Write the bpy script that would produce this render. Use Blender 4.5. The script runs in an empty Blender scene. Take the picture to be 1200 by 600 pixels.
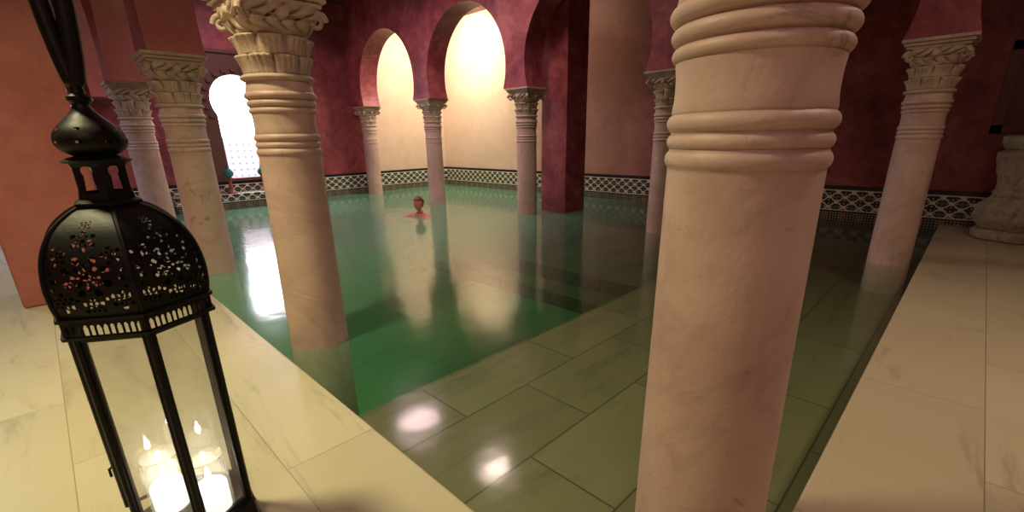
import bpy, bmesh, math, random
from mathutils import Vector, Matrix, noise
random.seed(4)
S=bpy.context.scene
COL=S.collection
# ------------------------------------------------------------------ node helpers
class NT:
    def __init__(s,name):
        s.m=bpy.data.materials.new(name); s.m.use_nodes=True
        s.t=s.m.node_tree; s.t.nodes.clear()
        s.out=s.t.nodes.new('ShaderNodeOutputMaterial')
    def n(s,typ,**kw):
        nd=s.t.nodes.new(typ)
        for k,v in kw.items(): setattr(nd,k,v)
        return nd
    def L(s,a,b): s.t.links.new(a,b)
    def put(s,sock,v):
        if isinstance(v,bpy.types.NodeSocket): s.L(v,sock)
        else:
            if hasattr(sock.default_value,'__len__') and len(sock.default_value)==4 and len(v)==3: v=(*v,1)
            sock.default_value=v
    def M(s,op,a,b=None,c=None,clamp=False):
        nd=s.n('ShaderNodeMath',operation=op); nd.use_clamp=clamp
        s.put(nd.inputs[0],a)
        if b is not None: s.put(nd.inputs[1],b)
        if c is not None: s.put(nd.inputs[2],c)
        return nd.outputs[0]
    def mix(s,f,a,b,blend='MIX'):
        nd=s.n('ShaderNodeMix',data_type='RGBA',blend_type=blend)
        s.put(nd.inputs[0],f); s.put(nd.inputs[6],a); s.put(nd.inputs[7],b)
        return nd.outputs[2]
    def ramp(s,f,stops):
        nd=s.n('ShaderNodeValToRGB'); e=nd.color_ramp.elements
        while len(e)<len(stops): e.new(.5)
        for i,(p,c) in enumerate(stops):
            e[i].position=p; e[i].color=(*c,1) if len(c)==3 else c
        s.put(nd.inputs[0],f); return nd.outputs[0]
    def co(s,kind='Object',scale=(1,1,1),rot=(0,0,0)):
        tc=s.n('ShaderNodeTexCoord'); mp=s.n('ShaderNodeMapping')
        mp.inputs['Scale'].default_value=scale; mp.inputs['Rotation'].default_value=rot
        s.L(tc.outputs[kind],mp.inputs[0]); return mp.outputs[0]
    def noise(s,co,scale,detail=4,rough=.5,dist=0):
        nd=s.n('ShaderNodeTexNoise'); s.L(co,nd.inputs['Vector'])
        nd.inputs['Scale'].default_value=scale; nd.inputs['Detail'].default_value=detail
        nd.inputs['Roughness'].default_value=rough; nd.inputs['Distortion'].default_value=dist
        return nd.outputs[0]
    def bsdf(s,color,rough=.5,metal=0,bump=None,bstr=.2,bdist=.01,**kw):
        b=s.n('ShaderNodeBsdfPrincipled'); s.put(b.inputs['Base Color'],color)
        s.put(b.inputs['Roughness'],rough); b.inputs['Metallic'].default_value=metal
        for k,v in kw.items(): s.put(b.inputs[k.replace('_',' ')],v)
        if bump is not None:
            bp=s.n('ShaderNodeBump'); bp.inputs['Strength'].default_value=bstr; bp.inputs['Distance'].default_value=bdist
            s.L(bump,bp.inputs['Height']); s.L(bp.outputs[0],b.inputs['Normal'])
        s.L(b.outputs[0],s.out.inputs[0]); return b

def plaster(name,c1,c2,c3,yfade=None,pamt=1.0,wid=.10):
    a=NT(name); co=a.co()
    n1=a.noise(co,1.3,7,.65,.8); n2=a.noise(co,6,7,.7,.4); n3=a.noise(co,40,3)
    f=a.M('ADD',a.M('MULTIPLY',n1,.6),a.M('MULTIPLY',n2,.4))
    c=a.ramp(f,[(.5-wid,c1),(.5,c2),(.5+wid,c3)])
    pale=a.M('MULTIPLY',a.M('SUBTRACT',a.noise(co,2.7,8,.75,.5),.58,clamp=True),3.5*pamt,clamp=True)
    c=a.mix(pale,c,tuple(min(1,x*1.35+.04) for x in c3))
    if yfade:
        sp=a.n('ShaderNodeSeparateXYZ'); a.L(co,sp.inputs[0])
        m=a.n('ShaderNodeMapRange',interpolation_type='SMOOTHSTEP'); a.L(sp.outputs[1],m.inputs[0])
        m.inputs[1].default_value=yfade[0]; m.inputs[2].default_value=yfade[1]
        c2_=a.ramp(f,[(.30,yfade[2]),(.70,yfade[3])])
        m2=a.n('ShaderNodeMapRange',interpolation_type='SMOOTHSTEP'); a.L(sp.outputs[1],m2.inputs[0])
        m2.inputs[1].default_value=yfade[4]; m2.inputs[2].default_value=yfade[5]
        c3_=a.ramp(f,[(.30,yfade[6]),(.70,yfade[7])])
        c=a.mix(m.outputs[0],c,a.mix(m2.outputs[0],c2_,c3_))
    a.bsdf(c,.5,bump=a.M('ADD',n2,a.M('MULTIPLY',n3,.3)),bstr=.3,bdist=.02)
    return a.m
RED=plaster('plaster_red',(.18,.028,.044),(.31,.058,.075),(.45,.12,.13))
PINK=plaster('plaster_pink',(.36,.095,.090),(.44,.135,.120),(.50,.18,.155),None,.4,.16)
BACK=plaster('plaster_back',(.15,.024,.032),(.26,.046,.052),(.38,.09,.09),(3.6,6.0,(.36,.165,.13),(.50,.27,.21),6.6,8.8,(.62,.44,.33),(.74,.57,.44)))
LEFTW=plaster('plaster_left',(.16,.025,.036),(.26,.048,.058),(.36,.085,.09))
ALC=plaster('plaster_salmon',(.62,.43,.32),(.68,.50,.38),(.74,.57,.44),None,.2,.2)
CEIL=plaster('plaster_ceiling',(.07,.015,.015),(.11,.025,.025),(.16,.045,.04))

def marble(name,ca,cb,cv,scale=1,rough=.38,bs=.1,crevice_mix=.6):
    a=NT(name); co=a.co()
    n1=a.noise(co,2.2*scale,7,.6,.5); n2=a.noise(co,14*scale,5,.6); n3=a.noise(co,70,3)
    c=a.mix(a.ramp(n1,[(.35,(0,0,0)),(.65,(1,1,1))]),ca,cb)
    v=a.M('SUBTRACT',1.0,a.M('MULTIPLY',a.M('ABSOLUTE',a.M('SUBTRACT',a.noise(co,1.5*scale,6,.6,1.2),.5)),22),clamp=True)
    v=a.M('MULTIPLY',v,.25)
    c=a.mix(v,c,cv)
    sp=a.M('MULTIPLY',a.M('SUBTRACT',a.noise(co,6.0,6,.78,.8),.605,clamp=True),10,clamp=True)
    c=a.mix(a.M('MULTIPLY',sp,.8),c,(.13,.09,.07))
    pit=a.M('MULTIPLY',a.M('SUBTRACT',a.noise(co,38,4,.7),.64,clamp=True),8,clamp=True)
    c=a.mix(a.M('MULTIPLY',pit,.55),c,cv)
    c=a.mix(a.M('MULTIPLY',n2,.35),c,cb)
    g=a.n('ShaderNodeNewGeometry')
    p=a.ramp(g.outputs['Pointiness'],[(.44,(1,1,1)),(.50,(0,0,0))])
    c=a.mix(a.M('MULTIPLY',p,crevice_mix),c,cv)  # concave creases and ring grooves pulled toward the vein colour
    a.bsdf(c,rough,bump=a.M('ADD',n2,n3),bstr=bs,bdist=.006)
    return a.m
SHAFT=marble('marble_shaft',(.48,.31,.265),(.62,.44,.38),(.26,.14,.115),1,.5,.2,.7)
CAPM=marble('marble_capital',(.44,.30,.235),(.58,.43,.34),(.13,.08,.055),2,.6,.5,.9)
STONE=marble('weathered_stone',(.24,.20,.13),(.40,.34,.24),(.07,.055,.035),3,.85,1.0,.9)

def slabs(name,ca,cb,vein,joint,bw,bh,rot=0,off=(0,0),rough=.3,js=.005,jm=1.0,vs=5.5,vt=.53):
    a=NT(name); co=a.co()
    tc=a.n('ShaderNodeTexCoord'); mp=a.n('ShaderNodeMapping'); a.L(tc.outputs['Object'],mp.inputs[0])
    mp.inputs['Rotation'].default_value=(0,0,rot); mp.inputs['Location'].default_value=(off[0],off[1],0)
    br=a.n('ShaderNodeTexBrick'); a.L(mp.outputs[0],br.inputs[0])
    br.inputs['Scale'].default_value=1; br.inputs['Brick Width'].default_value=bw; br.inputs['Row Height'].default_value=bh
    br.inputs['Mortar Size'].default_value=js; br.inputs['Mortar Smooth'].default_value=.6
    br.inputs['Color1'].default_value=(0,0,0,1); br.inputs['Color2'].default_value=(1,1,1,1); br.inputs['Mortar'].default_value=(.5,.5,.5,1)
    rnd=a.M('MULTIPLY',br.outputs[0],1.0)
    va=a.n('ShaderNodeVectorMath',operation='ADD'); a.L(mp.outputs[0],va.inputs[0])
    cx=a.n('ShaderNodeCombineXYZ'); a.L(a.M('MULTIPLY',rnd,7),cx.inputs[0]); a.L(a.M('MULTIPLY',rnd,3),cx.inputs[2]); a.L(cx.outputs[0],va.inputs[1])
    st=a.n('ShaderNodeMapping'); a.L(va.outputs[0],st.inputs[0]); st.inputs['Scale'].default_value=(.7,4.2,1); st.inputs['Rotation'].default_value=(0,0,.15)
    n1=a.noise(st.outputs[0],1.5,9,.7,.5); n2=a.noise(co,30,6,.7); n4=a.noise(co,2.5,5,.6)
    c=a.mix(a.M('MULTIPLY',rnd,.8),ca,cb)
    vv=a.M('MULTIPLY',a.M('SUBTRACT',n1,vt,clamp=True),vs,clamp=True)
    vv=a.M('MULTIPLY',vv,a.M('ADD',.3,n2),clamp=True)
    c=a.mix(vv,c,vein)
    c=a.mix(a.M('MULTIPLY',n4,.4),c,tuple(x*.75 for x in ca))
    sp=a.M('MULTIPLY',a.M('SUBTRACT',a.noise(co,90,3,.7),.6,clamp=True),3,clamp=True)
    c=a.mix(a.M('MULTIPLY',sp,.35),c,vein)
    c=a.mix(a.M('MULTIPLY',br.outputs[1],jm),c,joint)
    a.bsdf(c,a.M('ADD',rough,a.M('MULTIPLY',n2,.2)),bump=a.M('SUBTRACT',a.M('MULTIPLY',n2,.15),br.outputs[1]),bstr=.3,bdist=.005)
    return a.m
DECKR=slabs('deck_marble_right',(.50,.40,.28),(.60,.50,.36),(.20,.155,.12),(.22,.14,.09),1.25,.47,0,(.3,.26),.30,.003,.8,6,.56)
DECKL=slabs('deck_marble_left',(.52,.46,.30),(.60,.54,.37),(.24,.22,.15),(.30,.20,.12),1.35,.60,math.pi/2,(.35,.18),.30,.003,.7,6,.55)
SHELF=slabs('pool_shelf_slab',(.23,.155,.095),(.33,.235,.15),(.12,.08,.05),(.05,.035,.025),1.05,.52,0,(.1,.2),.5,.007,.85,4,.5)
DEEP=slabs('pool_floor_slab',(.26,.42,.29),(.32,.48,.34),(.18,.30,.2),(.14,.22,.15),1.05,.6,0,(.1,.2),.5,.006,.5)

# zellige tile band
def tile_mat():
    a=NT('zellige_tile'); co=a.co()
    sp=a.n('ShaderNodeSeparateXYZ'); a.L(co,sp.inputs[0])
    s=a.M('ADD',sp.outputs[0],sp.outputs[1]); z=sp.outputs[2]
    def cosn(x,per,ph=0): return a.M('COSINE',a.M('ADD',a.M('MULTIPLY',x,2*math.pi/per),ph))
    w=a.M('ADD',cosn(s,.20),cosn(z,.15,-2.0))
    w2=a.M('MULTIPLY',cosn(a.M('ADD',s,z),.10),cosn(a.M('SUBTRACT',s,z),.10))
    line=a.M('LESS_THAN',a.M('ABSOLUTE',w),.36)
    line2=a.M('GREATER_THAN',w2,.5)
    white=(.66,.60,.47)
    col=a.mix(line2,(.018,.02,.022),(.34,.31,.24))
    col=a.mix(line,col,white)
    star=a.M('GREATER_THAN',w,1.5); col=a.mix(star,col,(.05,.12,.10))
    ck=a.M('GREATER_THAN',a.M('MULTIPLY',cosn(a.M('ADD',s,z),.075),cosn(a.M('SUBTRACT',s,z),.075)),.15)
    ck2=a.M('GREATER_THAN',cosn(s,.225),.3)
    low=a.mix(ck2,(.015,.017,.024),(.12,.06,.025)); low=a.mix(ck,low,(.26,.235,.18))
    low=a.mix(a.M('LESS_THAN',z,0.0),low,(.05,.07,.055))
    col=a.mix(a.M('LESS_THAN',z,.12),col,low)
    def band(lo,hi,c,col):
        m=a.M('MULTIPLY',a.M('GREATER_THAN',z,lo),a.M('LESS_THAN',z,hi)); return a.mix(m,col,c)
    col=band(.12,.145,(.015,.017,.024),col); col=band(.145,.16,white,col)
    col=band(.445,.46,white,col); col=band(.46,.60,(.016,.016,.022),col)
    a.bsdf(col,.25); return a.m
TILE=tile_mat()
def lattice_mat():
    a=NT('white_star_tile'); co=a.co(); sp=a.n('ShaderNodeSeparateXYZ'); a.L(co,sp.inputs[0])
    x,z=sp.outputs[0],sp.outputs[2]
    def c(x,per): return a.M('COSINE',a.M('MULTIPLY',x,2*math.pi/per))
    w=a.M('ADD',c(x,.14),c(z,.14)); w2=a.M('ADD',c(a.M('ADD',x,z),.14),c(a.M('SUBTRACT',x,z),.14))
    col=a.mix(a.M('GREATER_THAN',w,1.35),(.88,.87,.87),(.35,.42,.52))
    col=a.mix(a.M('LESS_THAN',a.M('ABSOLUTE',a.M('SUBTRACT',w2,.2)),.13),col,(.50,.42,.42))
    a.bsdf(col,.3); return a.m
LATT=lattice_mat()
# water
def water():
    a=NT('pool_water'); co=a.co()
    g=a.n('ShaderNodeNewGeometry'); dt=a.n('ShaderNodeVectorMath',operation='DOT_PRODUCT')
    a.L(g.outputs['Normal'],dt.inputs[0]); a.L(g.outputs['Incoming'],dt.inputs[1])
    c=a.M('ABSOLUTE',dt.outputs['Value'])
    F=a.M('ADD',.03,a.M('MULTIPLY',.97,a.M('POWER',a.M('SUBTRACT',1.0,c,clamp=True),4.2)))
    bp=a.n('ShaderNodeBump'); bp.inputs['Strength'].default_value=.12; bp.inputs['Distance'].default_value=.02
    a.L(a.noise(co,3.5,2,.5),bp.inputs['Height'])
    gl=a.n('ShaderNodeBsdfGlossy'); gl.inputs['Roughness'].default_value=.12; a.L(bp.outputs[0],gl.inputs['Normal'])
    tr=a.n('ShaderNodeBsdfTransparent')
    df=a.n('ShaderNodeBsdfDiffuse'); df.inputs[0].default_value=(.25,.66,.40,1)
    sp=a.n('ShaderNodeSeparateXYZ'); a.L(co,sp.inputs[0])
    mr=a.n('ShaderNodeMapRange',interpolation_type='SMOOTHSTEP'); a.L(a.M('SUBTRACT',sp.outputs[1],a.M('MULTIPLY',sp.outputs[0],.18)),mr.inputs[0])
    mr.inputs[1].default_value=1.3; mr.inputs[2].default_value=5.2; mr.inputs[3].default_value=.02; mr.inputs[4].default_value=.50
    m1=a.n('ShaderNodeMixShader'); a.L(mr.outputs[0],m1.inputs[0]); a.L(tr.outputs[0],m1.inputs[1]); a.L(df.outputs[0],m1.inputs[2])
    m2=a.n('ShaderNodeMixShader'); a.L(F,m2.inputs[0]); a.L(m1.outputs[0],m2.inputs[1]); a.L(gl.outputs[0],m2.inputs[2])
    a.L(m2.outputs[0],a.out.inputs[0])
    v=a.n('ShaderNodeVolumeAbsorption'); v.inputs[0].default_value=(.28,.70,.36,1); v.inputs[1].default_value=.8
    a.L(v.outputs[0],a.out.inputs[1]); return a.m
WATER=water()
def metal():
    a=NT('blackened_iron'); co=a.co(); n=a.noise(co,60,4)
    a.bsdf(a.mix(n,(.004,.004,.005),(.017,.016,.015)),.48,.5,bump=n,bstr=.3,bdist=.002); return a.m
IRON=metal()
def brassm():
    a=NT('aged_brass'); n=a.noise(a.co(),40,4)
    a.bsdf(a.mix(n,(.16,.10,.03),(.42,.30,.12)),.4,.7); return a.m
BRASS=brassm()
def glassm():
    a=NT('lantern_glass'); tr=a.n('ShaderNodeBsdfTransparent'); tr.inputs[0].default_value=(.97,.98,.96,1)
    gl=a.n('ShaderNodeBsdfGlossy'); gl.inputs['Roughness'].default_value=.03
    df=a.n('ShaderNodeBsdfDiffuse'); df.inputs[0].default_value=(.92,.92,.86,1)
    n=a.noise(a.co(),8,5,.7)
    fr=a.n('ShaderNodeLayerWeight'); fr.inputs[0].default_value=.25
    m0=a.n('ShaderNodeMixShader'); a.L(a.M('MULTIPLY',n,.34),m0.inputs[0]); a.L(tr.outputs[0],m0.inputs[1]); a.L(df.outputs[0],m0.inputs[2])
    m=a.n('ShaderNodeMixShader'); a.L(a.M('ADD',.05,a.M('MULTIPLY',fr.outputs[0],.5)),m.inputs[0]); a.L(m0.outputs[0],m.inputs[1]); a.L(gl.outputs[0],m.inputs[2])
    a.L(m.outputs[0],a.out.inputs[0]); return a.m
GLASS=glassm()
def simple(name,c,rough=.5,emit=None,es=0,metal=0,**kw):
    a=NT(name); n=a.noise(a.co(),20,3)
    d=tuple(x*.8 for x in c)
    b=a.bsdf(a.mix(n,d,c),rough,metal,**kw)
    if emit: b.inputs['Emission Color'].default_value=(*emit,1); b.inputs['Emission Strength'].default_value=es
    return a.m
WAX=simple('candle_wax',(.9,.85,.72),.5,(1,.94,.84),4)
FLAME=simple('candle_flame',(1,.8,.4),.5,(1,.88,.70),80)
DARKC=simple('carved_dark_plaster',(.12,.05,.035),.6)
WOOD=simple('dark_red_wood',(.16,.03,.02),.45)
SKIN=simple('skin',(.62,.24,.17),.45)
HAIR=simple('hair_auburn',(.20,.035,.02),.5)
EYE=simple('eye_dark',(.03,.02,.02),.2)
LIP=simple('lips',(.5,.12,.1),.4)
TEAL=simple('teal_glaze',(.03,.22,.20),.2)
TERR=simple('terracotta',(.30,.09,.05),.6)
DAY=simple('daylight_pane',(.9,.9,1),.5,(.92,.94,1),12)

# ------------------------------------------------------------------ mesh helpers
def obj(name,V,F,mats,mi=None,smooth=True,parent=None,loc=None,autos=None):
    me=bpy.data.meshes.new(name); me.from_pydata([tuple(v) for v in V],[],F); me.update()
    for m in (mats if isinstance(mats,list) else [mats]): me.materials.append(m)
    if mi: me.polygons.foreach_set('material_index',mi)
    bm=bmesh.new(); bm.from_mesh(me); bmesh.ops.recalc_face_normals(bm,faces=bm.faces); bm.to_mesh(me); bm.free()
    me.polygons.foreach_set('use_smooth',[smooth]*len(me.polygons))
    if autos: 
        try: me.set_sharp_from_angle(angle=math.radians(autos))
        except Exception: pass
    o=bpy.data.objects.new(name,me); COL.objects.link(o)
    if parent: o.parent=parent
    if loc: o.location=loc
    return o
class Acc:
    def __init__(s): s.V=[];s.F=[];s.M=[]
    def add(s,V,F,m=0):
        k=len(s.V); s.V+= [tuple(v) for v in V]; s.F+=[tuple(i+k for i in f) for f in F]; s.M+=[m]*len(F)
    def box(s,x0,x1,y0,y1,z0,z1,m=0):
        V=[(x,y,z) for z in (z0,z1) for y in (y0,y1) for x in (x0,x1)]
        s.add(V,[(0,2,3,1),(4,5,7,6),(0,1,5,4),(2,6,7,3),(0,4,6,2),(1,3,7,5)],m)
    def lathe(s,prof,seg=48,c=(0,0),m=0,rf=None,cap=True,ph=0):
        V=[];F=[]
        for (r,z) in prof:
            for i in range(seg):
                t=2*math.pi*i/seg+ph; rr=rf(t,z,r) if rf else r
                V.append((c[0]+rr*math.cos(t),c[1]+rr*math.sin(t),z))
        for j in range(len(prof)-1):
            for i in range(seg):
                a=j*seg+i;b=j*seg+(i+1)%seg; F.append((a,b,b+seg,a+seg))
        if cap:
            F.append(tuple(range(seg))[::-1]); F.append(tuple((len(prof)-1)*seg+i for i in range(seg)))
        s.add(V,F,m)
    def tube(s,pts,r,seg=8,m=0,closed=False):
        pts=[Vector(p) for p in pts]; V=[];F=[]; n=len(pts)
        up=None
        for i,p in enumerate(pts):
            if closed: d=pts[(i+1)%n]-pts[i-1]
            else: d=pts[min(i+1,n-1)]-pts[max(i-1,0)]
            d.normalize()
            if up is None: up=Vector((0,0,1)) if abs(d.z)<.9 else Vector((1,0,0))
            a=d.cross(up).normalized(); b=a.cross(d).normalized(); up=b
            rr=r[i] if isinstance(r,(list,tuple)) else r
            for k in range(seg):
                t=2*math.pi*k/seg; V.append(p+a*math.cos(t)*rr+b*math.sin(t)*rr)
        for i in range(n if closed else n-1):
            for k in range(seg):
                a=i*seg+k;b=i*seg+(k+1)%seg;j=((i+1)%n)*seg
                F.append((a,b,j+(k+1)%seg,j+k))
        if not closed:
            F.append(tuple(range(seg))[::-1]); F.append(tuple((n-1)*seg+k for k in range(seg)))
        s.add(V,F,m)
    def make(s,name,mats,**k): return obj(name,s.V,s.F,mats,s.M,**k)
def box(name,x0,x1,y0,y1,z0,z1,mat,bev=0):
    a=Acc(); a.box(x0,x1,y0,y1,z0,z1); o=a.make(name,mat,smooth=False)
    if bev:
        b=o.modifiers.new('bevel','BEVEL'); b.width=bev; b.segments=3; b.limit_method='ANGLE'
    return o
def prism(name,outline,holes,plane,c,th,mat,bev=.0):
    cu=bpy.data.curves.new(name,'CURVE'); cu.dimensions='2D'; cu.fill_mode='BOTH'; cu.extrude=th/2
    for pl in [outline]+holes:
        sp=cu.splines.new('POLY'); sp.points.add(len(pl)-1); sp.use_cyclic_u=True
        for i,p in enumerate(pl): sp.points[i].co=(p[0],p[1],0,1)
    t=bpy.data.objects.new('tmp',cu); COL.objects.link(t)
    dg=bpy.context.evaluated_depsgraph_get(); me=bpy.data.meshes.new_from_object(t.evaluated_get(dg))
    V=[v.co.copy() for v in me.vertices]; F=[tuple(p.vertices) for p in me.polygons]
    bpy.data.objects.remove(t); bpy.data.meshes.remove(me)
    if plane=='x': V=[(c+v.z,v.x,v.y) for v in V]
    else: V=[(v.x,c+v.z,v.y) for v in V]
    me=bpy.data.meshes.new(name); me.from_pydata(V,[],F); bm=bmesh.new(); bm.from_mesh(me)
    bmesh.ops.remove_doubles(bm,verts=bm.verts,dist=1e-5); bmesh.ops.recalc_face_normals(bm,faces=bm.faces)
    bm.to_mesh(me); bm.free(); me.materials.append(mat)
    me.polygons.foreach_set('use_smooth',[True]*len(me.polygons))
    try: me.set_sharp_from_angle(angle=math.radians(30))
    except Exception: pass
    o=bpy.data.objects.new(name,me); COL.objects.link(o); return o
def horseshoe(cx,zs,off,r,n=40):
    h=math.asin(off/r); pts=[]
    for i in range(n+1):
        t=(-h)+(math.pi+2*h)*i/n; pts.append((cx+r*math.cos(math.pi-t),zs+off+r*math.sin(math.pi-t)))
    return pts

CZ=4.3; ZS=2.08; X1=8.6; Y1=11.3
# ------------------------------------------------------------------ room shell
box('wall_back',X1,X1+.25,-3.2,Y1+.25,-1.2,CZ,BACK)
dx0,dx1=2.84,3.66; dc=(dx0+dx1)/2
op=[(dx0,.58)]+[p for p in horseshoe(dc,1.86,.27,.50)]+[(dx1,.58)]
prism('wall_left',[(-3.4,-1.2),(X1-.001,-1.2),(X1-.001,CZ),(-3.4,CZ)],[op],'y',Y1+.125,.25,LEFTW)
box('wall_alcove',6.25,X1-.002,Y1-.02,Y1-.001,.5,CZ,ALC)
box('wall_front',-3.4,X1,-3.45,-3.2,-.2,CZ,RED)
box('wall_side',-3.65,-3.4,-3.45,Y1+.25,-.2,CZ,PINK)
box('ceiling',-3.65,X1+.25,-3.45,Y1+1.6,CZ,CZ+.2,CEIL)
a=Acc(); a.box(-3.4,.8,-3.2,Y1,-1.2,.06)
o=a.make('floor_deck_left',DECKL,smooth=False); b=o.modifiers.new('bevel','BEVEL'); b.width=.012; b.segments=2
a=Acc(); a.box(.8,X1,-3.2,.21,-1.2,.06)
o=a.make('floor_deck_right',DECKR,smooth=False); b=o.modifiers.new('bevel','BEVEL'); b.width=.012; b.segments=2
a=Acc()
a.box(.8,X1,.21,2.35,-1.2,-.30,0); a.box(.8,X1,2.35,2.75,-1.2,-.55,0)
a.box(.8,X1,2.75,Y1,-1.2,-1.0,1); a.box(5.2,X1,2.75,Y1,-1.0,-.60,0); a.box(4.75,5.2,2.75,Y1,-1.0,-.80,0)
a.make('floor_pool',[SHELF,DEEP],smooth=False)
box('pool_water',.795,X1-.03,.205,Y1-.03,-1.19,0,WATER)
box('trim_1',X1-.035,X1-.001,-3.2,Y1-.036,-1.0,.52,TILE)
box('trim_2',.8,X1-.001,Y1-.035,Y1-.001,-1.0,.52,TILE)
box('trim_3',1.7,4.3,Y1-.55,Y1-.036,-1.0,.30,TILE,.01)
a=Acc(); a.box(2.2,4.1,Y1+1.0,Y1+1.05,.4,3.0); a.box(2.2,2.25,Y1+.25,Y1+1.0,.4,3.0); a.box(4.05,4.1,Y1+.25,Y1+1.0,.4,3.0)
a.box(2.2,4.1,Y1+.25,Y1+1.05,.3,.4); a.box(2.2,4.1,Y1+.25,Y1+1.05,3.0,3.1)
a.make('wall_recess',LATT,smooth=False)
box('window_1',2.3,4.0,Y1+.94,Y1+.99,1.42,2.9,DAY)
fr=[(2.38,.52),(4.10,.52),(4.10,3.05),(2.38,3.05)]
prism('trim_5',fr,[[(dx0+.0,.58)]+horseshoe(dc,1.86,.27,.50)+[(dx1,.58)]],'y',Y1-.031,.06,DARKC)
a=Acc()
for k in range(15):
    t=-.5+(math.pi+1.0)*k/14
    x=dc+.60*math.cos(math.pi-t); z=2.13+.60*math.sin(math.pi-t)
    a.lathe([(.0,-.02),(.05,-.02),(.05,0),(.03,.02),(0,.02)],12,cap=False)
    n=12*5
    for i in range(len(a.V)-n,len(a.V)):
        vx,vy,vz=a.V[i]; a.V[i]=(x+vx,Y1-.08+vz,z+vy)
for (x0,x1,z0,z1) in [(2.36,2.42,.52,3.08),(4.06,4.12,.52,3.08),(2.36,4.12,3.02,3.08)]: a.box(x0,x1,Y1-.1,Y1-.04,z0,z1)
a.make('trim_4',DARKC,smooth=False)
box('wall_pillar_deck',-.34,.30,5.2,5.85,.06,CZ,PINK,.02)
box('wall_pillar_alcove',6.45,7.02,5.08,5.64,-.60,CZ,RED,.012)
def arcade(name,ys,c,th,mat,y0,y1,r=1.10,off=.37):
    pts=[(y0,ZS)]
    for a_,b_ in zip(ys[:-1],ys[1:]):
        pts+=horseshoe((a_+b_)/2,ZS,off,r)
    pts+=[(y1,ZS),(y1,CZ),(y0,CZ)]
    return prism(name,pts,[],'x',c,th,mat)
BY=[-2.13,.46,3.04,5.60,8.28,10.95]; FY=[-2.2,.39,2.985,5.57,8.35,11.05]
arcade('wall_arcade_back',BY,6.0,.44,RED,-3.2,Y1-.001)
arcade('wall_arcade_front',FY,1.12,.44,PINK,-3.2,Y1-.001)

# ------------------------------------------------------------------ columns
def column(x,y,zb,r=.172,first=False):
    A=Acc()
    P=[(r*1.04,zb),(r*1.04,-.05),(r*1.03,.3),(r,.8),(r*.985,1.215)]
    def ring(z0,z1,ra,bulge):
        n=8; return [(ra+bulge*math.sin(math.pi*i/n)**.7,z0+(z1-z0)*i/n) for i in range(n+1)]
    P+=ring(1.225,1.262,r*.985,.008); P+=ring(1.268,1.300,r*.975,.008); P+=ring(1.306,1.345,r*.975,.011)
    P+=[(r*.985,1.352),(r*.965,1.38),(r*.965,1.42),(r*.985,1.452)]
    P+=ring(1.456,1.488,r*.985,.010); P+=ring(1.493,1.528,r*1.005,.011); P+=ring(1.533,1.572,r*1.03,.013)
    P+=[(r*1.03,1.577),(r*1.0,1.60),(r*.98,1.625)]
    A.lathe(P,72,(x,y),0)
    C=[]
    N=84
    for i in range(N+1):
        z=1.625+(2.005-1.625)*i/N
        C.append((1,z))
    def rf(t,z,_):
        if z<1.66: return r+ .022*math.sin(math.pi*(z-1.625)/.035)**.6 if z>1.626 else r
        k=(z-1.66)/(2.005-1.66)
        base=r*.96+.015*k
        q=max(0,(k-.52)/.48); q=q*q*(3-2*q)
        n=2+6*q; c,s=abs(math.cos(t)),abs(math.sin(t))
        sq=(c**n+s**n)**(-1/n)
        R=(base+.028*q)*sq
        def tier(a0,a1,lob,ph,amp):
            if k<a0 or k>a1: return 0
            u=(k-a0)/(a1-a0)
            lobe=abs(math.cos(lob*t/2+ph))
            lobe=max(0,(lobe-.18)/.82)**.4
            fine=.72+.28*abs(math.cos(lob*t*2.5))
            return amp*(.15+.85*u**1.8)*(1 if u<.84 else math.sqrt(max(0,1-((u-.84)/.16)**2)))*lobe*fine
        R+=tier(.0,.28,8,0,.048)+tier(.28,.56,8,math.pi/2,.054)
        if k>.60:
            u=(k-.60)/.40
            w=abs(math.cos(8*t+2*math.sin(u*5)))
            R+=.024*(w**.6-.5)*math.sin(math.pi*u)**.5
            if .44<u<.52: R-=.014
        return R
    A.lathe(C,168,(x,y),1,rf)
    for q in range(4):
        t=math.pi/4+q*math.pi/2
        c=Vector((x+.268*math.cos(t),y+.268*math.sin(t),1.935)); rad=Vector((math.cos(t),math.sin(t),0))
        pts=[]; rr=[]
        for i in range(26):
            an=i/25*3.2*math.pi; ra=.046*(1-i/30)
            pts.append(c+rad*(math.cos(an)*ra)+Vector((0,0,math.sin(an)*ra))); rr.append(.019*(1-i/40))
        A.tube(pts,rr,8,1)
        t2=q*math.pi/2; d2=Vector((math.cos(t2),math.sin(t2),0)); p=Vector((x,y,1.955))+d2*.21
        A.tube([p-d2*.02,p+d2*.026],[.04,.024],10,1)
    for (h,z0,z1) in [(.215,2.0,2.022),(.235,2.026,2.05),(.255,2.054,2.08)]:
        A.box(x-h,x+h,y-h,y+h,z0,z1,1)
    A.box(x-.20,x+.20,y-.20,y+.20,2.0,2.078,1)
    A.make('marble_column',[SHAFT,CAPM],autos=50)
column(1.192,.402,-.30,.174)
for y,zb in [(2.985,-1.0),(5.57,-1.0),(8.35,-1.0)]: column(1.10,y,zb,.176)
for y,zb in [(.46,-.30),(3.04,-.6),(5.60,-.6),(8.28,-.6),(10.95,-.6)]: column(6.02,y,zb,.170)

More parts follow.
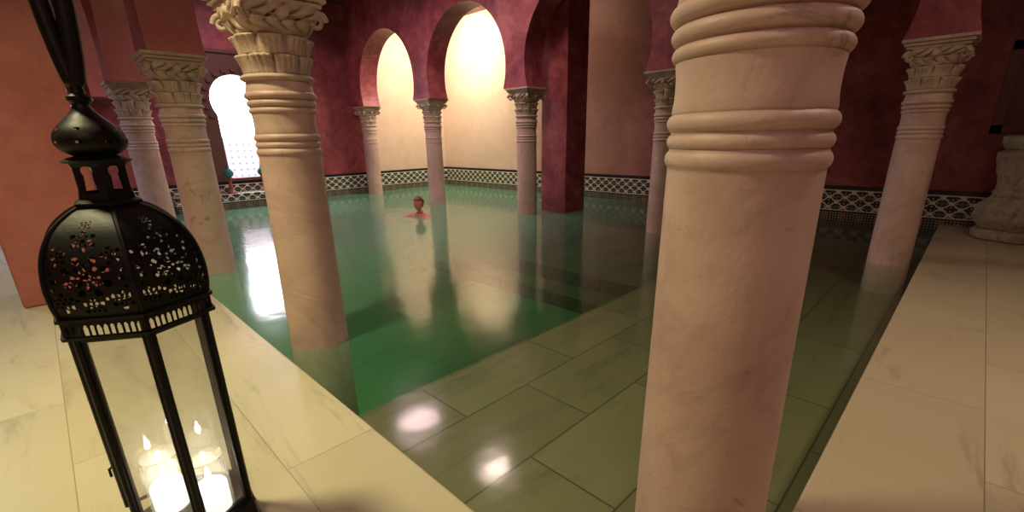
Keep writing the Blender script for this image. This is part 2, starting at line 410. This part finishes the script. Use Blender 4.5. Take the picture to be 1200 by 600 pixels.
# ------------------------------------------------------------------ lantern
def build_lantern(name,loc,rotz,iron,doorang=16):
    E=bpy.data.objects.new(name,None); COL.objects.link(E); E.location=loc; E.rotation_euler=(0,0,rotz)
    DZ=.052
    def drop(A):
        A.V=[(v[0],v[1],v[2]-DZ) if v[2]>.2 else v for v in A.V]
    def hexp(r,k): return Vector((r*math.cos(math.radians(60*k)),r*math.sin(math.radians(60*k)),0))
    A=Acc()
    for k in range(6):
        p=hexp(.14,k); A.lathe([(.012,0),(.020,.012),(.012,.03)],12,(p.x,p.y))
    A.lathe([(.178,.03),(.184,.035),(.184,.05),(.172,.06),(.166,.115),(.172,.12),(.172,.13),(.156,.135)],6)
    rb=.157
    for k in range(6):
        p=hexp(rb,k); d=p.normalized()
        A.tube([p+Vector((0,0,.13)),p+Vector((0,0,.845))],.0085,6)
        q=hexp(rb,k+1)
        if k!=3:
            n=(q-p).normalized(); w=.012
            A.tube([p+n*w+Vector((0,0,.145)),q-n*w+Vector((0,0,.145))],.007,6)
            A.tube([p+n*w+Vector((0,0,.835)),q-n*w+Vector((0,0,.835))],.007,6)
            A.tube([p+n*w+Vector((0,0,.14)),p+n*w+Vector((0,0,.84))],.004,6)
            A.tube([q-n*w+Vector((0,0,.14)),q-n*w+Vector((0,0,.84))],.004,6)
    def sheet(prof,nu,hole,rows):
        Ls=[0]
        for i in range(1,len(prof)): Ls.append(Ls[-1]+math.hypot(prof[i][0]-prof[i-1][0],prof[i][1]-prof[i-1][1]))
        def at(v):
            L=v*Ls[-1]
            for i in range(1,len(prof)):
                if L<=Ls[i]+1e-9:
                    t=(L-Ls[i-1])/(Ls[i]-Ls[i-1]); return (prof[i-1][0]*(1-t)+prof[i][0]*t,prof[i-1][1]*(1-t)+prof[i][1]*t)
            return prof[-1]
        for k in range(6):
            V=[];F=[]
            for j in range(rows+1):
                r,z=at(j/rows); p=hexp(r,k); q=hexp(r,k+1)
                for i in range(nu+1):
                    w=p.lerp(q,i/nu); u=2*i/nu-1
                    bul=1+.035*(1-u*u); V.append((w.x*bul,w.y*bul,z))
            for j in range(rows):
                r,z=at((j+.5)/rows)
                for i in range(nu):
                    u=2*(i+.5)/nu-1; v=(j+.5)/rows
                    if hole(u,v,u*r*.5,v*Ls[-1]): continue
                    a=j*(nu+1)+i; F.append((a,a+1,a+nu+2,a+nu+1))
            A.add(V,F)
    def cat(P,n=6):
        out=[]
        for i in range(len(P)-1):
            p0=P[max(i-1,0)];p1=P[i];p2=P[i+1];p3=P[min(i+2,len(P)-1)]
            for j in range(n):
                t=j/n
                out.append(tuple(.5*((2*p1[c])+(-p0[c]+p2[c])*t+(2*p0[c]-5*p1[c]+4*p2[c]-p3[c])*t*t+(-p0[c]+3*p1[c]-3*p2[c]+p3[c])*t**3) for c in (0,1)))
        out.append(P[-1]); return out
    dome=cat([(.174,.895),(.181,.93),(.182,.985),(.170,1.045),(.143,1.095),(.100,1.132),(.060,1.152)])
    def hd(u,v,x,y):
        if abs(u)>.90 or v<.05 or v>.93: return False
        def ros(cx,cy,R,n,ph=0):
            dx,dy=x-cx,y-cy; rho=math.hypot(dx,dy)/R; th=math.atan2(dy,dx)
            if rho<.18: return True
            if rho>1: return False
            w=math.cos(n*(th+ph))
            if .26<rho<.60 and w>.05+abs(rho-.43)*3.0: return True
            if .62<rho<.98 and -w>-.05+abs(rho-.80)*4.0: return True
            return False
        if ros(0,.105,.052,8): return True
        if ros(0,.192,.028,6): return True
        if ros(-.060,.045,.026,6) or ros(.060,.045,.026,6): return True
        if ros(-.054,.155,.022,5) or ros(.054,.155,.022,5): return True
        if ros(0,.030,.024,6): return True
        if ros(0,.236,.014,4): return True
        if math.hypot(abs(x)-.068,y-.098)<.0060 or math.hypot(abs(x)-.030,y-.050)<.0045: return True
        if math.hypot(abs(x)-.074,y-.078)<.0045 or math.hypot(abs(x)-.072,y-.118)<.0045: return True
        return False
    sheet(dome,96,hd,128)
    def hb(u,v,x,y):
        m=((u*6.5)%1)-.5
        return abs(u)<.93 and abs(m)<.30 and .22<v<.80 and math.hypot(m*1.0,max(0,v-.55)*1.3)<.32
    sheet([(.179,.845),(.179,.89)],96,hb,24)
    A.lathe([(.156,.838),(.184,.842),(.186,.85),(.179,.853)],6,cap=False)
    A.lathe([(.179,.886),(.186,.889),(.187,.897),(.174,.902)],6,cap=False)
    for k in range(6):
        A.tube([hexp(r*1.0,k)+Vector((0,0,z)) for r,z in dome],.005,6)
    A.lathe([(.055,1.148),(.074,1.151),(.076,1.158),(.062,1.166)],6)
    def hk(u,v,x,y):
        if math.hypot(x,(y-.068))<.0135: return True
        return abs(x)<.006+.008*(1-v) and .2<v<.62
    sheet([(.062,1.164),(.057,1.19),(.057,1.242),(.064,1.255)],40,hk,60)
    A.lathe([(.030,1.250),(.066,1.252),(.070,1.258),(.055,1.264),(.042,1.268)],24)
    onion=cat([(.036,1.266),(.062,1.282),(.071,1.303),(.064,1.327),(.043,1.350),(.024,1.370),(.014,1.390)])
    nu=72; rows=44
    V=[];F=[]
    for j in range(rows+1):
        ff=j/rows*(len(onion)-1); i0=min(int(ff),len(onion)-2); t=ff-i0
        r=onion[i0][0]*(1-t)+onion[i0+1][0]*t; z=onion[i0][1]*(1-t)+onion[i0+1][1]*t
        for i in range(nu): V.append((r*math.cos(2*math.pi*i/nu),r*math.sin(2*math.pi*i/nu),z))
    for j in range(rows):
        for i in range(nu):
            m=(i/9)%1-.5; vv=((j)/9)%1-.5
            if 7<j<27 and math.hypot(m,vv)<.17: continue
            a=j*nu+i;b=j*nu+(i+1)%nu; F.append((a,b,b+nu,a+nu))
    A.add(V,F)
    A.lathe([(.014,1.385),(.024,1.395),(.024,1.403),(.014,1.41),(.012,1.435),(.018,1.443),(.012,1.45)],20)
    pts=[];rr=[]
    for i in range(40):
        t=2*math.pi*i/40; w=.028*math.sin(t)*(.4+.6*(1-math.cos(t))/2)
        pts.append((w*.5,w,1.595-.16*math.cos(t))); rr.append(.019)
    A.tube(pts,rr,10,closed=True)
    pts=[]
    for i in range(30):
        t=2*math.pi*i/30; pts.append((.040*math.sin(t),-.02*math.sin(t),1.79-.055*math.cos(t)))
    A.tube(pts,.010,8,closed=True)
    drop(A); A.make('frame',iron,parent=E,autos=40)
    G=Acc()
    for k in range(6):
        if k==3: continue
        p=hexp(rb-.003,k);q=hexp(rb-.003,k+1)
        G.add([p+Vector((0,0,.15)),q+Vector((0,0,.15)),q+Vector((0,0,.83)),p+Vector((0,0,.83))],[(0,1,2,3)])
    G.V=[(v[0],v[1],v[2]-(DZ if v[2]>.2 else 0)) for v in G.V]
    G.make('glass_panes',GLASS,parent=E,smooth=False)
    h=hexp(rb+.008,3); q=hexp(rb+.008,4); d=(q-h); L=d.length; ang=math.atan2(d.y,d.x)-math.radians(doorang)
    u=Vector((math.cos(ang),math.sin(ang),0)); D=Acc(); Z=lambda z:Vector((0,0,z))
    D.tube([h+Z(.135),h+Z(.842)],.006,6); D.tube([h+u*L+Z(.135),h+u*L+Z(.842)],.0065,6)
    D.tube([h+Z(.14),h+u*L+Z(.14)],.006,6); D.tube([h+Z(.838),h+u*L+Z(.838)],.006,6)
    out=Vector((u.y,-u.x,0))
    D.tube([h+u*(L-.01)+Z(.34)+out*.004,h+u*(L-.01)+Z(.34)+out*.022,h+u*(L+.012)+Z(.325)+out*.024,h+u*(L+.012)+Z(.30)+out*.02],.004,6)
    D.add([h+Z(.145),h+u*L+Z(.145),h+u*L+Z(.835),h+Z(.835)],[(0,1,2,3)],1)
    drop(D); D.make('door_panel',[iron,GLASS],parent=E,smooth=False)
    J=Acc()
    for (jx,jy) in [(.062,.045),(-.045,-.055)]:
        J.lathe([(.0,.137),(.046,.137),(.053,.145),(.054,.31),(.049,.325),(.054,.335)],28,(jx,jy),0,cap=False)
        J.lathe([(.045,.14),(.045,.225),(.04,.232),(.004,.228)],24,(jx,jy),1)
        J.lathe([(.001,.235),(.009,.248),(.008,.265),(.0005,.295)],10,(jx,jy),2)
    J.make('candle_jars',[GLASS,WAX,FLAME],parent=E)
    return E
build_lantern('floor_lantern',(.108,1.560,.06),math.radians(-93),IRON,24)
build_lantern('floor_lantern',(.35,8.9,.06),math.radians(-60),BRASS,4)

# ------------------------------------------------------------------ stone urn on right deck
A=Acc(); ux,uy=7.88,-.48
prof=[(.34,.06),(.37,.08),(.37,.16),(.33,.19),(.36,.24),(.39,.32),(.37,.42),(.31,.50),(.28,.56),(.29,.60),(.27,.64),(.27,.72),(.29,.84),(.31,.96),(.32,1.04),(.29,1.08),(.32,1.11),(.34,1.15),(.34,1.22),(.30,1.24),(.27,1.20),(.22,1.05),(.0,1.0)]
def cat2(P,n=5):
    out=[]
    for i in range(len(P)-1):
        for j in range(n):
            t=j/n; out.append((P[i][0]*(1-t)+P[i+1][0]*t,P[i][1]*(1-t)+P[i+1][1]*t))
    out.append(P[-1]); return out
def urf(t,z,r):
    k=1+.045*abs(math.cos(4*t)) if z<1.06 else 1
    if .26<z<.5 or .8<z<1.05: k+=.06*abs(math.cos(8*t))
    nn=noise.noise(Vector((math.cos(t)*3,math.sin(t)*3,z*5)))+.5*noise.noise(Vector((math.cos(t)*9,math.sin(t)*9,z*14)))
    return r*(k*.97)+ (nn*.02 if r>.02 else 0)
A.lathe(cat2(prof),120,(ux,uy),0,urf,cap=False)
A.make('stone_urn',STONE)
a=Acc()
for (y0,y1,z0,z1) in [(-.12,-.02,1.25,2.3),(-1.2,-1.1,1.25,2.3),(-1.2,-.02,2.2,2.3),(-1.2,-.02,1.25,1.35)]: a.box(X1-.07,X1-.001,y0,y1,z0,z1)
a.box(X1-.02,X1-.001,-1.12,-.1,1.28,2.22)
o=a.make('niche_frame',WOOD,smooth=False)
for vx in (2.75,3.40):
    A=Acc(); A.lathe([(.09,.30),(.10,.315),(.05,.34),(.03,.38),(.045,.42),(.028,.47),(.03,.56),(.05,.60),(.07,.615)],24,(vx,Y1-.3),1)
    A.lathe([(.04,.615),(.085,.66),(.095,.71),(.07,.77),(.03,.80),(.028,.83),(.045,.85)],24,(vx,Y1-.3),0)
    A.make('glazed_vase',[TEAL,TERR])

# ------------------------------------------------------------------ bather
def bather(px,py,face):
    E=bpy.data.objects.new('bather',None); COL.objects.link(E); E.location=(px,py,0); E.rotation_euler=(0,0,face)
    ed=[]; V=[];R=[]
    def v(p,r): V.append(p);R.append(r);return len(V)-1
    def chain(i,lst):
        for p,r in lst:
            k=v(p,r); ed.append((i,k)); i=k
        return i
    pel=v((0,0,-.52),(.15,.17))
    ch=chain(pel,[((.03,0,-.38),(.13,.15)),((.05,0,-.20),(.13,.165)),((.05,0,-.04),(.11,.15))])
    nk=chain(ch,[((.05,0,.035),(.065,.07)),((.065,0,.10),(.055,.055))])
    for s in (1,-1):
        sh=chain(ch,[((.05,.165*s,-.02),(.062,.062))])
        wr=chain(sh,[((.20,.30*s,-.06),(.048,.048)),((.33,.36*s,-.07),(.042,.042)),((.48,.30*s,-.05),(.034,.034)),((.57,.25*s,-.04),(.024,.026))])
        palm=chain(wr,[((.61,.235*s,-.038),(.022,.030)),((.645,.222*s,-.036),(.018,.034))])
        for k,(off,l) in enumerate([(-.03,.06),(-.01,.075),(.01,.07),(.03,.055)]):
            chain(palm,[((.665,.222*s+off,-.036),(.009,.009)),((.665+l*.5,.218*s+off*1.3,-.034),(.008,.008)),((.665+l,.214*s+off*1.4,-.042),(.007,.007))])
        chain(wr,[((.60,.20*s,-.03),(.010,.010)),((.635,.175*s,-.03),(.008,.008))])
        hp=chain(pel,[((.03,.10*s,-.58),(.09,.09))])
        chain(hp,[((.20,.14*s,-.62),(.075,.075)),((.34,.15*s,-.64),(.06,.06)),((.28,.14*s,-.78),(.052,.052)),((.17,.13*s,-.93),(.036,.036)),((.23,.135*s,-.965),(.032,.03)),((.33,.145*s,-.975),(.026,.022))])
    V=[(p[0],p[1],p[2]+.02 if p[2]>-.45 else p[2]) for p in V]
    me=bpy.data.meshes.new('body'); me.from_pydata(V,ed,[]); me.materials.append(SKIN)
    o=bpy.data.objects.new('body',me); COL.objects.link(o); o.parent=E
    m=o.modifiers.new('skin','SKIN'); m.use_smooth_shade=True
    for i,r in enumerate(R): me.skin_vertices[0].data[i].radius=r
    me.skin_vertices[0].data[0].use_root=True
    s=o.modifiers.new('sub','SUBSURF'); s.levels=2; s.render_levels=2
    hc=Vector((.085,0,.225)); nu,nv=48,36; A=Acc()
    def hp_(t,p):
        d=Vector((math.cos(p)*math.cos(t),math.cos(p)*math.sin(t),math.sin(p)))
        x,y,z=d.x*.098,d.y*.076,d.z*.118
        if z<0: f=1-.28*(-z/.118)**1.3; y*=f; x*=(1-.12*(-z/.118)) 
        if x>0:
            x-=.006*math.exp(-((z-.008)/.014)**2)*math.exp(-((abs(y)-.03)/.016)**2)*1.3
            x+=.022*math.exp(-(y/.011)**2)*math.exp(-((z+.022)/.020)**2)
            x+=.007*math.exp(-(y/.022)**2)*math.exp(-((z+.058)/.010)**2)
            x+=.008*math.exp(-(y/.024)**2)*math.exp(-((z+.095)/.016)**2)
            x+=.004*math.exp(-((z-.03)/.01)**2)*math.exp(-((abs(y)-.03)/.02)**2)
        return hc+Vector((x,y,z))
    Vv=[hp_(2*math.pi*i/nu,-math.pi/2+math.pi*j/nv) for j in range(nv+1) for i in range(nu)]
    F=[(j*nu+i,j*nu+(i+1)%nu,(j+1)*nu+(i+1)%nu,(j+1)*nu+i) for j in range(nv) for i in range(nu)]
    A.add(Vv,F)
    for s in (1,-1):
        pts=[hc+Vector((-.005+.014*math.cos(a),s*(.074+.006*math.cos(a*.5)),.0+.028*math.sin(a))) for a in [i*2*math.pi/14 for i in range(14)]]
        A.tube(pts,.006,6,closed=True)
        A.tube([hc+Vector((-.004,s*.070,.018)),hc+Vector((-.004,s*.073,-.016))],[.010,.008],8)
    A.make('head',SKIN,parent=E)
    B=Acc()
    for s in (1,-1):
        c=hc+Vector((.083,s*.030,.008))
        B.lathe([(.0005,-.008),(.008,-.003),(.009,0),(.006,.006),(.0005,.008)],10,(c.x,c.y),0,cap=False)
        for i in range(len(B.V)-50,len(B.V)): x_,y_,z_=B.V[i]; B.V[i]=(x_,y_,z_+c.z)
    B.tube([hc+Vector((.092,y_,-.058-.1*y_*y_)) for y_ in (-.024,-.012,0,.012,.024)],[.002,.004,.005,.004,.002],6,1)
    B.make('face_features',[EYE,LIP],parent=E)
    H=Acc(); Vv=[]
    for j in range(nv+1):
        for i in range(nu):
            t=2*math.pi*i/nu;p=-math.pi/2+math.pi*j/nv; q=hp_(t,p)-hc
            Vv.append(hc+q*1.10+Vector((-.006,0,.006)))
    F=[]
    for j in range(nv):
        for i in range(nu):
            c=(Vv[j*nu+i]-hc)
            if c.x>.02 and c.z<.058: continue
            if c.z<-.055-.3*max(0,c.x): continue
            if c.x>-.02 and c.z<.02: continue
            F.append((j*nu+i,j*nu+(i+1)%nu,(j+1)*nu+(i+1)%nu,(j+1)*nu+i))
    H.add(Vv,F); ho=H.make('hair',HAIR,parent=E); sm=ho.modifiers.new('s','SOLIDIFY'); sm.thickness=.012
    bun=Acc(); bun.lathe([(.002,-.03),(.026,-.02),(.034,0),(.026,.022),(.002,.03)],16,(hc.x-.115,0),0,cap=False)
    for i in range(len(bun.V)): x_,y_,z_=bun.V[i]; bun.V[i]=(x_,y_,z_+hc.z+.03)
    bun.make('hair_bun',HAIR,parent=E)
bather(4.66,6.90,math.radians(-165))

# ------------------------------------------------------------------ lights
def area(name,loc,target,size,power,color,spread=180):
    l=bpy.data.lights.new(name,'AREA'); l.energy=power; l.color=color; l.shape='DISK'; l.size=size; l.spread=math.radians(spread)
    o=bpy.data.objects.new(name,l); COL.objects.link(o); o.location=loc
    d=Vector(target)-Vector(loc); o.rotation_euler=d.to_track_quat('-Z','Y').to_euler(); return o
area('ceiling_lamp_alcove',(7.3,9.4,4.1),(8.3,10.4,1.8),.6,170,(1,.88,.66))
area('ceiling_lamp_alcove',(7.5,6.6,4.1),(8.4,6.2,1.0),.4,10,(1,.66,.48))
area('ceiling_lamp_deck',(-.7,2.6,4.0),(-.2,2.4,0),.5,76,(1,.91,.50),120)
area('ceiling_lamp_deck',(3.4,-1.3,4.0),(3.0,-.5,0),.5,32,(1,.82,.56),130)
area('ceiling_lamp_entry',(-1.3,-1.1,3.6),(1.2,.9,.6),.7,27,(1,.67,.57))
area('ceiling_lamp_pool',(4.39,4.86,4.15),(4.2,5.5,0),.50,44,(1,.76,.66),160)
area('ceiling_lamp_pool',(4.25,7.0,4.15),(4.0,7.3,0),.85,52,(1,.70,.72),160)
area('ceiling_lamp_pool',(3.0,9.6,4.15),(3.0,9.6,0),.5,42,(1,.58,.70),170)
area('doorway_lamp',(dc,Y1+.5,2.85),(dc,Y1+.9,.5),.5,50,(.95,.96,1))
area('ceiling_lamp_corridor',(-1.8,8.5,4.0),(-1.5,8,0),.7,50,(.65,.78,1),120)
W=bpy.data.worlds.new('w'); S.world=W; W.use_nodes=True; W.node_tree.nodes['Background'].inputs[0].default_value=(.03,.02,.02,1)
try: S.view_settings.view_transform='Standard'
except Exception: pass
# ------------------------------------------------------------------ camera
cam=bpy.data.cameras.new('camera'); co=bpy.data.objects.new('camera',cam); COL.objects.link(co)
cam.sensor_width=36; cam.lens=16.0; cam.shift_y=35/1200; cam.clip_start=.02
M=Matrix.Rotation(math.radians(-45),4,'Z')@Matrix.Rotation(math.radians(72),4,'X')@Matrix.Rotation(-.018,4,'Z')
co.matrix_world=Matrix.Translation((0,0,1.3))@M
S.camera=co
